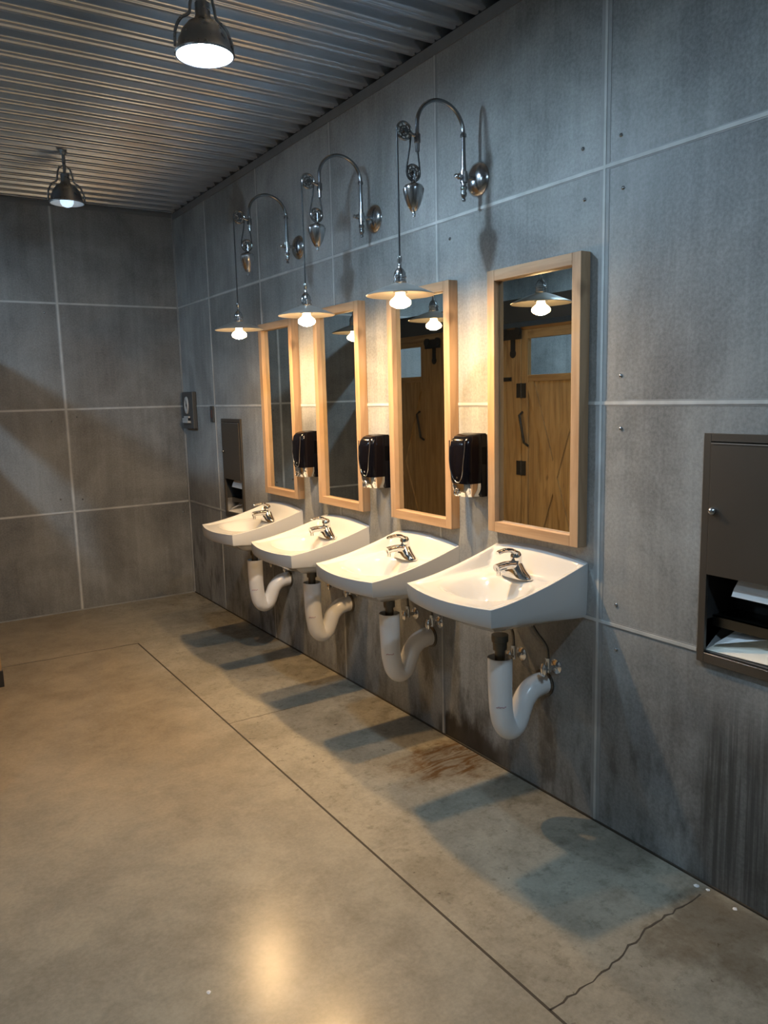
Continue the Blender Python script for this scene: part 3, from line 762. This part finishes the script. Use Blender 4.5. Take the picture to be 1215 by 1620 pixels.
# ------------------------------------------------------------------ panel screws
def screw(loc, ax, label):
    o = lathe_obj('panel_screw', [(0.0, 0.005), (0.004, 0.0045), (0.0065, 0.002), (0.007, -0.0005)], 'screw', None, (0, 0, 0), ax, 12)
    o.location = loc; tag(o, label, 'screw', 'screws in the wall panels')
A = (-1, 0, 0)
for y, z, l in ((1.762, 2.330, 'small steel screw above the upper wall joint, right of the nearest mirror top'),
                (1.920, 2.330, 'small steel screw above the upper joint, directly above the nearest mirror'),
                (1.750, 2.170, 'small steel screw just below the upper joint, right of the nearest mirror top'),
                (1.910, 2.168, 'small steel screw below the upper joint, directly above the nearest mirror frame'),
                (1.745, 1.588, 'small steel screw just above the middle joint, right of the nearest mirror'),
                (1.740, 1.417, 'small steel screw just below the middle joint, between nearest mirror and towel dispenser'),
                (1.745, 0.822, 'small steel screw above the lower joint, right of the nearest sink'),
                (1.741, 0.665, 'small steel screw below the lower joint, right of the nearest sink'),
                (2.638, 2.170, 'small dark screw in the wall above the second mirror')):
    screw((0, y, z), A, l)
for x, z, l in ((-0.968, 2.181, 'small screw below the upper joint of the end wall'),
                (-0.980, 1.416, 'small screw just below the middle joint of the end wall, left of the upright joint'),
                (-0.805, 1.442, 'small screw just below the middle joint of the end wall, right of the upright joint'),
                (-0.966, 0.849, 'small screw above the lower joint of the end wall, left of the upright joint'),
                (-0.812, 0.836, 'small screw above the lower joint of the end wall, right of the upright joint'),
                (-0.058, 0.664, 'small dark screw low on the end wall beside the room corner')):
    screw((x, YB, z), (0, -1, 0), l)

# ------------------------------------------------------------------ ceiling pendants
def make_pendant(x, y, zb, bulb, label, group='dome pendants under the metal ceiling'):
    t = thing('dome_pendant', label, 'ceiling lamp', (x, y, zb), group)
    top = ZC-zb
    lathe_obj('canopy', [(0.0, top), (0.020, top), (0.020, top-0.010), (0.012, top-0.024), (0.0, top-0.026)], 'gunmetal', t, (0, 0, 0), (0, 0, 1), 24)
    tube_obj('stem', [(0, 0, 0.15), (0, 0, top-0.02)], 0.009, 'gunmetal', t, 12)
    lathe_obj('shade', [(0.094, 0.000), (0.096, 0.006), (0.088, 0.014), (0.083, 0.040), (0.070, 0.072), (0.050, 0.096), (0.030, 0.108), (0.024, 0.120), (0.024, 0.158), (0.016, 0.165), (0.010, 0.165),
                        (0.010, 0.150), (0.018, 0.112), (0.047, 0.091), (0.066, 0.068), (0.079, 0.038), (0.085, 0.012), (0.090, 0.001)], 'gunmetal', t, (0, 0, 0), (0, 0, 1), 36)
    for s in (-1, 1):                                                    # yoke straps
        tube_obj('yoke_arm', catmull([(0.004*s, 0, 0.205), (0.028*s, 0, 0.190), (0.040*s, 0, 0.150), (0.046*s, 0, 0.120), (0.074*s, 0, 0.100), (0.094*s, 0, 0.060), (0.097*s, 0, 0.012)], 5), 0.005, 'gunmetal', t, 8)
    lathe_obj('shade_lining', [(0.0895, 0.002), (0.0845, 0.012), (0.0785, 0.037), (0.0655, 0.067), (0.0465, 0.090), (0.018, 0.108), (0.0, 0.110)], 'enamel', t, (0, 0, 0), (0, 0, 1), 36)
    lathe_obj('bulb', [(0.016, 0.100), (0.018, 0.050), (0.030, 0.036), (0.037, 0.018), (0.036, 0.004), (0.026, -0.012), (0.012, -0.018), (0.0, -0.019)], bulb, t, (0, 0, 0), (0, 0, 1), 14)
    return t
make_pendant(-1.035, 2.580, 2.640, 'bulb_cool', 'brightly lit dome pendant at the top of the photo')
make_pendant(-1.018, 4.830, 2.655, 'bulb_dim', 'dark bronze dome pendant near the far wall, its opening only faintly lit')
make_pendant(-1.035, 0.330, 2.640, 'bulb_cool', 'lit dome pendant overhead of the towel dispenser, out of frame')
make_pendant(-2.530, 4.830, 2.640, 'bulb_stall', 'lit dome pendant above the far stall, beyond the left edge')
make_pendant(-2.420, 2.300, 2.640, 'bulb_near', 'lit dome pendant above the near stall, beyond the left edge')

# ------------------------------------------------------------------ stall fronts (seen in the mirrors)
XS = -1.80
def brace(bm, p, q, wd, x0, x1):
    d = Vector((0, q[0]-p[0], q[1]-p[1])).normalized(); n = Vector((0, -d.z, d.y))*wd/2
    P, Q = Vector((0, p[0], p[1])), Vector((0, q[0], q[1]))
    vs = [bm.verts.new(a+Vector((x, 0, 0))) for x in (x0, x1) for a in (P+n, P-n, Q-n, Q+n)]
    for f in ((0, 1, 2, 3), (7, 6, 5, 4), (0, 4, 5, 1), (1, 5, 6, 2), (2, 6, 7, 3), (3, 7, 4, 0)): bm.faces.new([vs[i] for i in f])
def make_door(y0, y1, z0, zo0, zo1, z1, label, hand_y, hinges, flip):
    t = thing('stall_door', label, 'door', (XS, y0, z0))
    W = y1-y0; st = 0.060; L = lambda z: z-z0
    n = 5; pw = (W-2*st)/n
    for k in range(n):
        obj('plank', B((-0.030, -0.014, st+k*pw+0.001, st+(k+1)*pw-0.001, 0.05, L(zo0)-0.03)), 'door_z', t, bevel=0.003)
    obj('door_stile', B((-0.034, 0.0, 0, st, 0, L(z1))), 'door_z', t, bevel=0.002)
    obj('door_stile', B((-0.034, 0.0, W-st, W, 0, L(z1))), 'door_z', t, bevel=0.002)
    for a, b in ((0, 0.10), (L(zo0)-0.045, L(zo0)), (L(zo1), L(z1))): obj('door_rail', B((-0.034, -0.001, st, W-st, a, b)), 'door_y', t, bevel=0.002)
    a0, a1 = 0.10, L(zo0)-0.045
    bm = bmesh.new(); brace(bm, (st+0.02, a0), (W-st-0.02, a1), 0.07, -0.016, -0.002); obj('brace', bm, 'door_z', t)
    bm = bmesh.new(); brace(bm, (W-st-0.02, a0), (st+0.02, a1), 0.07, -0.0155, -0.0015); obj('brace', bm, 'door_z', t)
    hb = bmesh.new(); add_tube(hb, [(0.0, hand_y-y0+0.028, L(1.405)), (0.034, hand_y-y0+0.024, L(1.385)), (0.034, hand_y-y0-0.024, L(1.195)), (0.0, hand_y-y0-0.028, L(1.172))], 0.009, 10)
    obj('door_handle', hb, 'blackmat', t, 45)
    for zz in hinges:
        bm = B((0.0, 0.008, W-0.045, W-0.004, L(zz)-0.05, L(zz)+0.05), (0.0, 0.008, W+0.004, W+0.045, L(zz)-0.05, L(zz)+0.05))
        add_tube(bm, [(0.006, W, L(zz)-0.052), (0.006, W, L(zz)+0.052)], 0.007, 10); obj('hinge', bm, 'blackmat', t)
    return t
make_door(3.505, 4.112, 0.22, 1.660, 1.906, 1.965, 'knotty pine stall door with crossed braces, reflected in the nearest mirror', 4.075, (1.014, 1.554), 1)
make_door(5.252, 5.960, 0.22, 1.690, 1.930, 1.965, 'knotty pine stall door with crossed braces, reflected in the second mirror', 5.31, (), 1)
def post(y0, y1, z1, label, x0=XS-0.04, x1=XS+0.002):
    o = obj('stall_post', B((x0, x1, y0, y1, 0, z1)), 'door_z', bevel=0.003); tag(o, label, 'post', 'pine posts of the stall fronts')
post(4.118, 4.270, 1.965, 'pine post beside the reflected door hinges')
post(4.272, 4.649, 1.965, 'wide pine board left of the narrow hinge post, in the nearest mirror')
post(4.675, 5.249, 1.965, 'reddish pine board on the right side of the second mirror reflection')
post(5.964, 6.060, 1.965, 'pine post against the end wall at the stalls')
post(3.300, 3.500, 1.965, 'pine post on the near side of the reflected door')
t = thing('stall_header', 'pine header with steel sliding rail above the stall doors', 'beam', (XS, 2.9, 1.967))
obj('beam', B((-0.045, -0.004, 0.4, YB-2.9-0.002, -0.001, 0.055)), 'door_y', t, bevel=0.002)
obj('rail', B((0.006, 0.018, 0.45, 1.62, 0.018, 0.052)), 'nickel', t)
obj('steel_channel', B((-0.055, -0.010, 0.4, YB-2.9-0.002, 0.056, 0.215)), 'plate', t)
def hanger(y, label):
    t = thing('door_hanger', label, 'door hardware', (XS, y, 1.80), 'black rolling hangers on the stall rail')
    obj('strap', B((0.003, 0.008, -0.022, 0.022, 0.0, 0.17)), 'blackmat', t)
    bm = bmesh.new()
    for s in (-0.07, 0.07): add_lathe(bm, [(0.0, -0.01), (0.03, -0.01), (0.03, 0.01), (0.0, 0.01)], (0.024, s, 0.155), (1, 0, 0), 18)
    obj('roller', bm, 'blackmat', t, 40)
    obj('hanger_plate', B((0.019, 0.023, -0.105, 0.105, 0.105, 0.175)), 'blackmat', t, bevel=0.004)
    lathe_obj('bolt', [(0.03, 0.004), (0.03, 0.008), (0.0, 0.012)], 'blackmat', t, (0, 0, 0.01), (1, 0, 0), 18)
hanger(4.195, 'black two-wheel hanger on the rail, reflected at top left of the nearest mirror')
hanger(5.120, 'black hanger on the pine board, reflected in the second mirror')
t = thing('door_latch', 'small black latch on the pine board, reflected left of the hinges', 'latch', (XS, 4.24, 1.635))
obj('latch_plate', B((0.003, 0.012, -0.03, 0.05, -0.014, 0.014)), 'blackmat', t); obj('bolt', B((0.012, 0.022, -0.02, 0.05, -0.006, 0.006)), 'blackmat', t)
# partition between the stalls: its end post with a black foot just enters the left edge
t = thing('stall_partition', 'pine stall partition with a black foot at the left edge of the photo', 'partition', (-1.60, 4.642, 0))
obj('end_post', B((-0.05, 0.0, 0, 0.040, 0.092, 1.96)), 'door_z', t, bevel=0.003)
obj('panel', B((-0.198, -0.05, 0.008, 0.032, 0.15, 1.96)), 'door_z', t)
obj('foot', B((-0.055, 0.006, -0.004, 0.044, 0.0, 0.092)), 'blackmat', t, bevel=0.003)
t = thing('stall_partition', 'pine stall partition enclosing the near stall, out of frame', 'partition', (XS, 3.28, 0))
obj('panel', B((-1.74, 0.0, 0.0, 0.018, 0.15, 1.96)), 'door_z', t); obj('foot', B((-0.05, 0.006, -0.004, 0.022, 0.0, 0.15)), 'blackmat', t)

# ------------------------------------------------------------------ scraps and water on the floor
for (x, y, s, l) in ((-0.034, 1.377, 0.011, 'tiny white paper scrap against the wall foot at the end of the floor crack'),
                     (-0.022, 1.346, 0.009, 'tiny white paper scrap just right of the crack end'),
                     (-0.037, 1.246, 0.009, 'tiny white paper scrap farther right along the wall foot'),
                     (-1.461, 1.825, 0.008, 'tiny pale scrap on the open floor at the bottom of the photo')):
    bm = bmesh.new(); n = 7
    ring = [bm.verts.new((s*(0.6+0.5*random.random())*math.cos(2*PI*k/n), s*(0.6+0.5*random.random())*math.sin(2*PI*k/n), 0.0005)) for k in range(n)]
    c = bm.verts.new((0, 0, 0.004))
    for k in range(n): bm.faces.new((ring[k], ring[(k+1) % n], c))
    bm.faces.new(ring[::-1])
    o = obj('paper_scrap', bm, 'paper', loc=(x, y, 0)); tag(o, l, 'scrap', 'paper scraps on the floor')
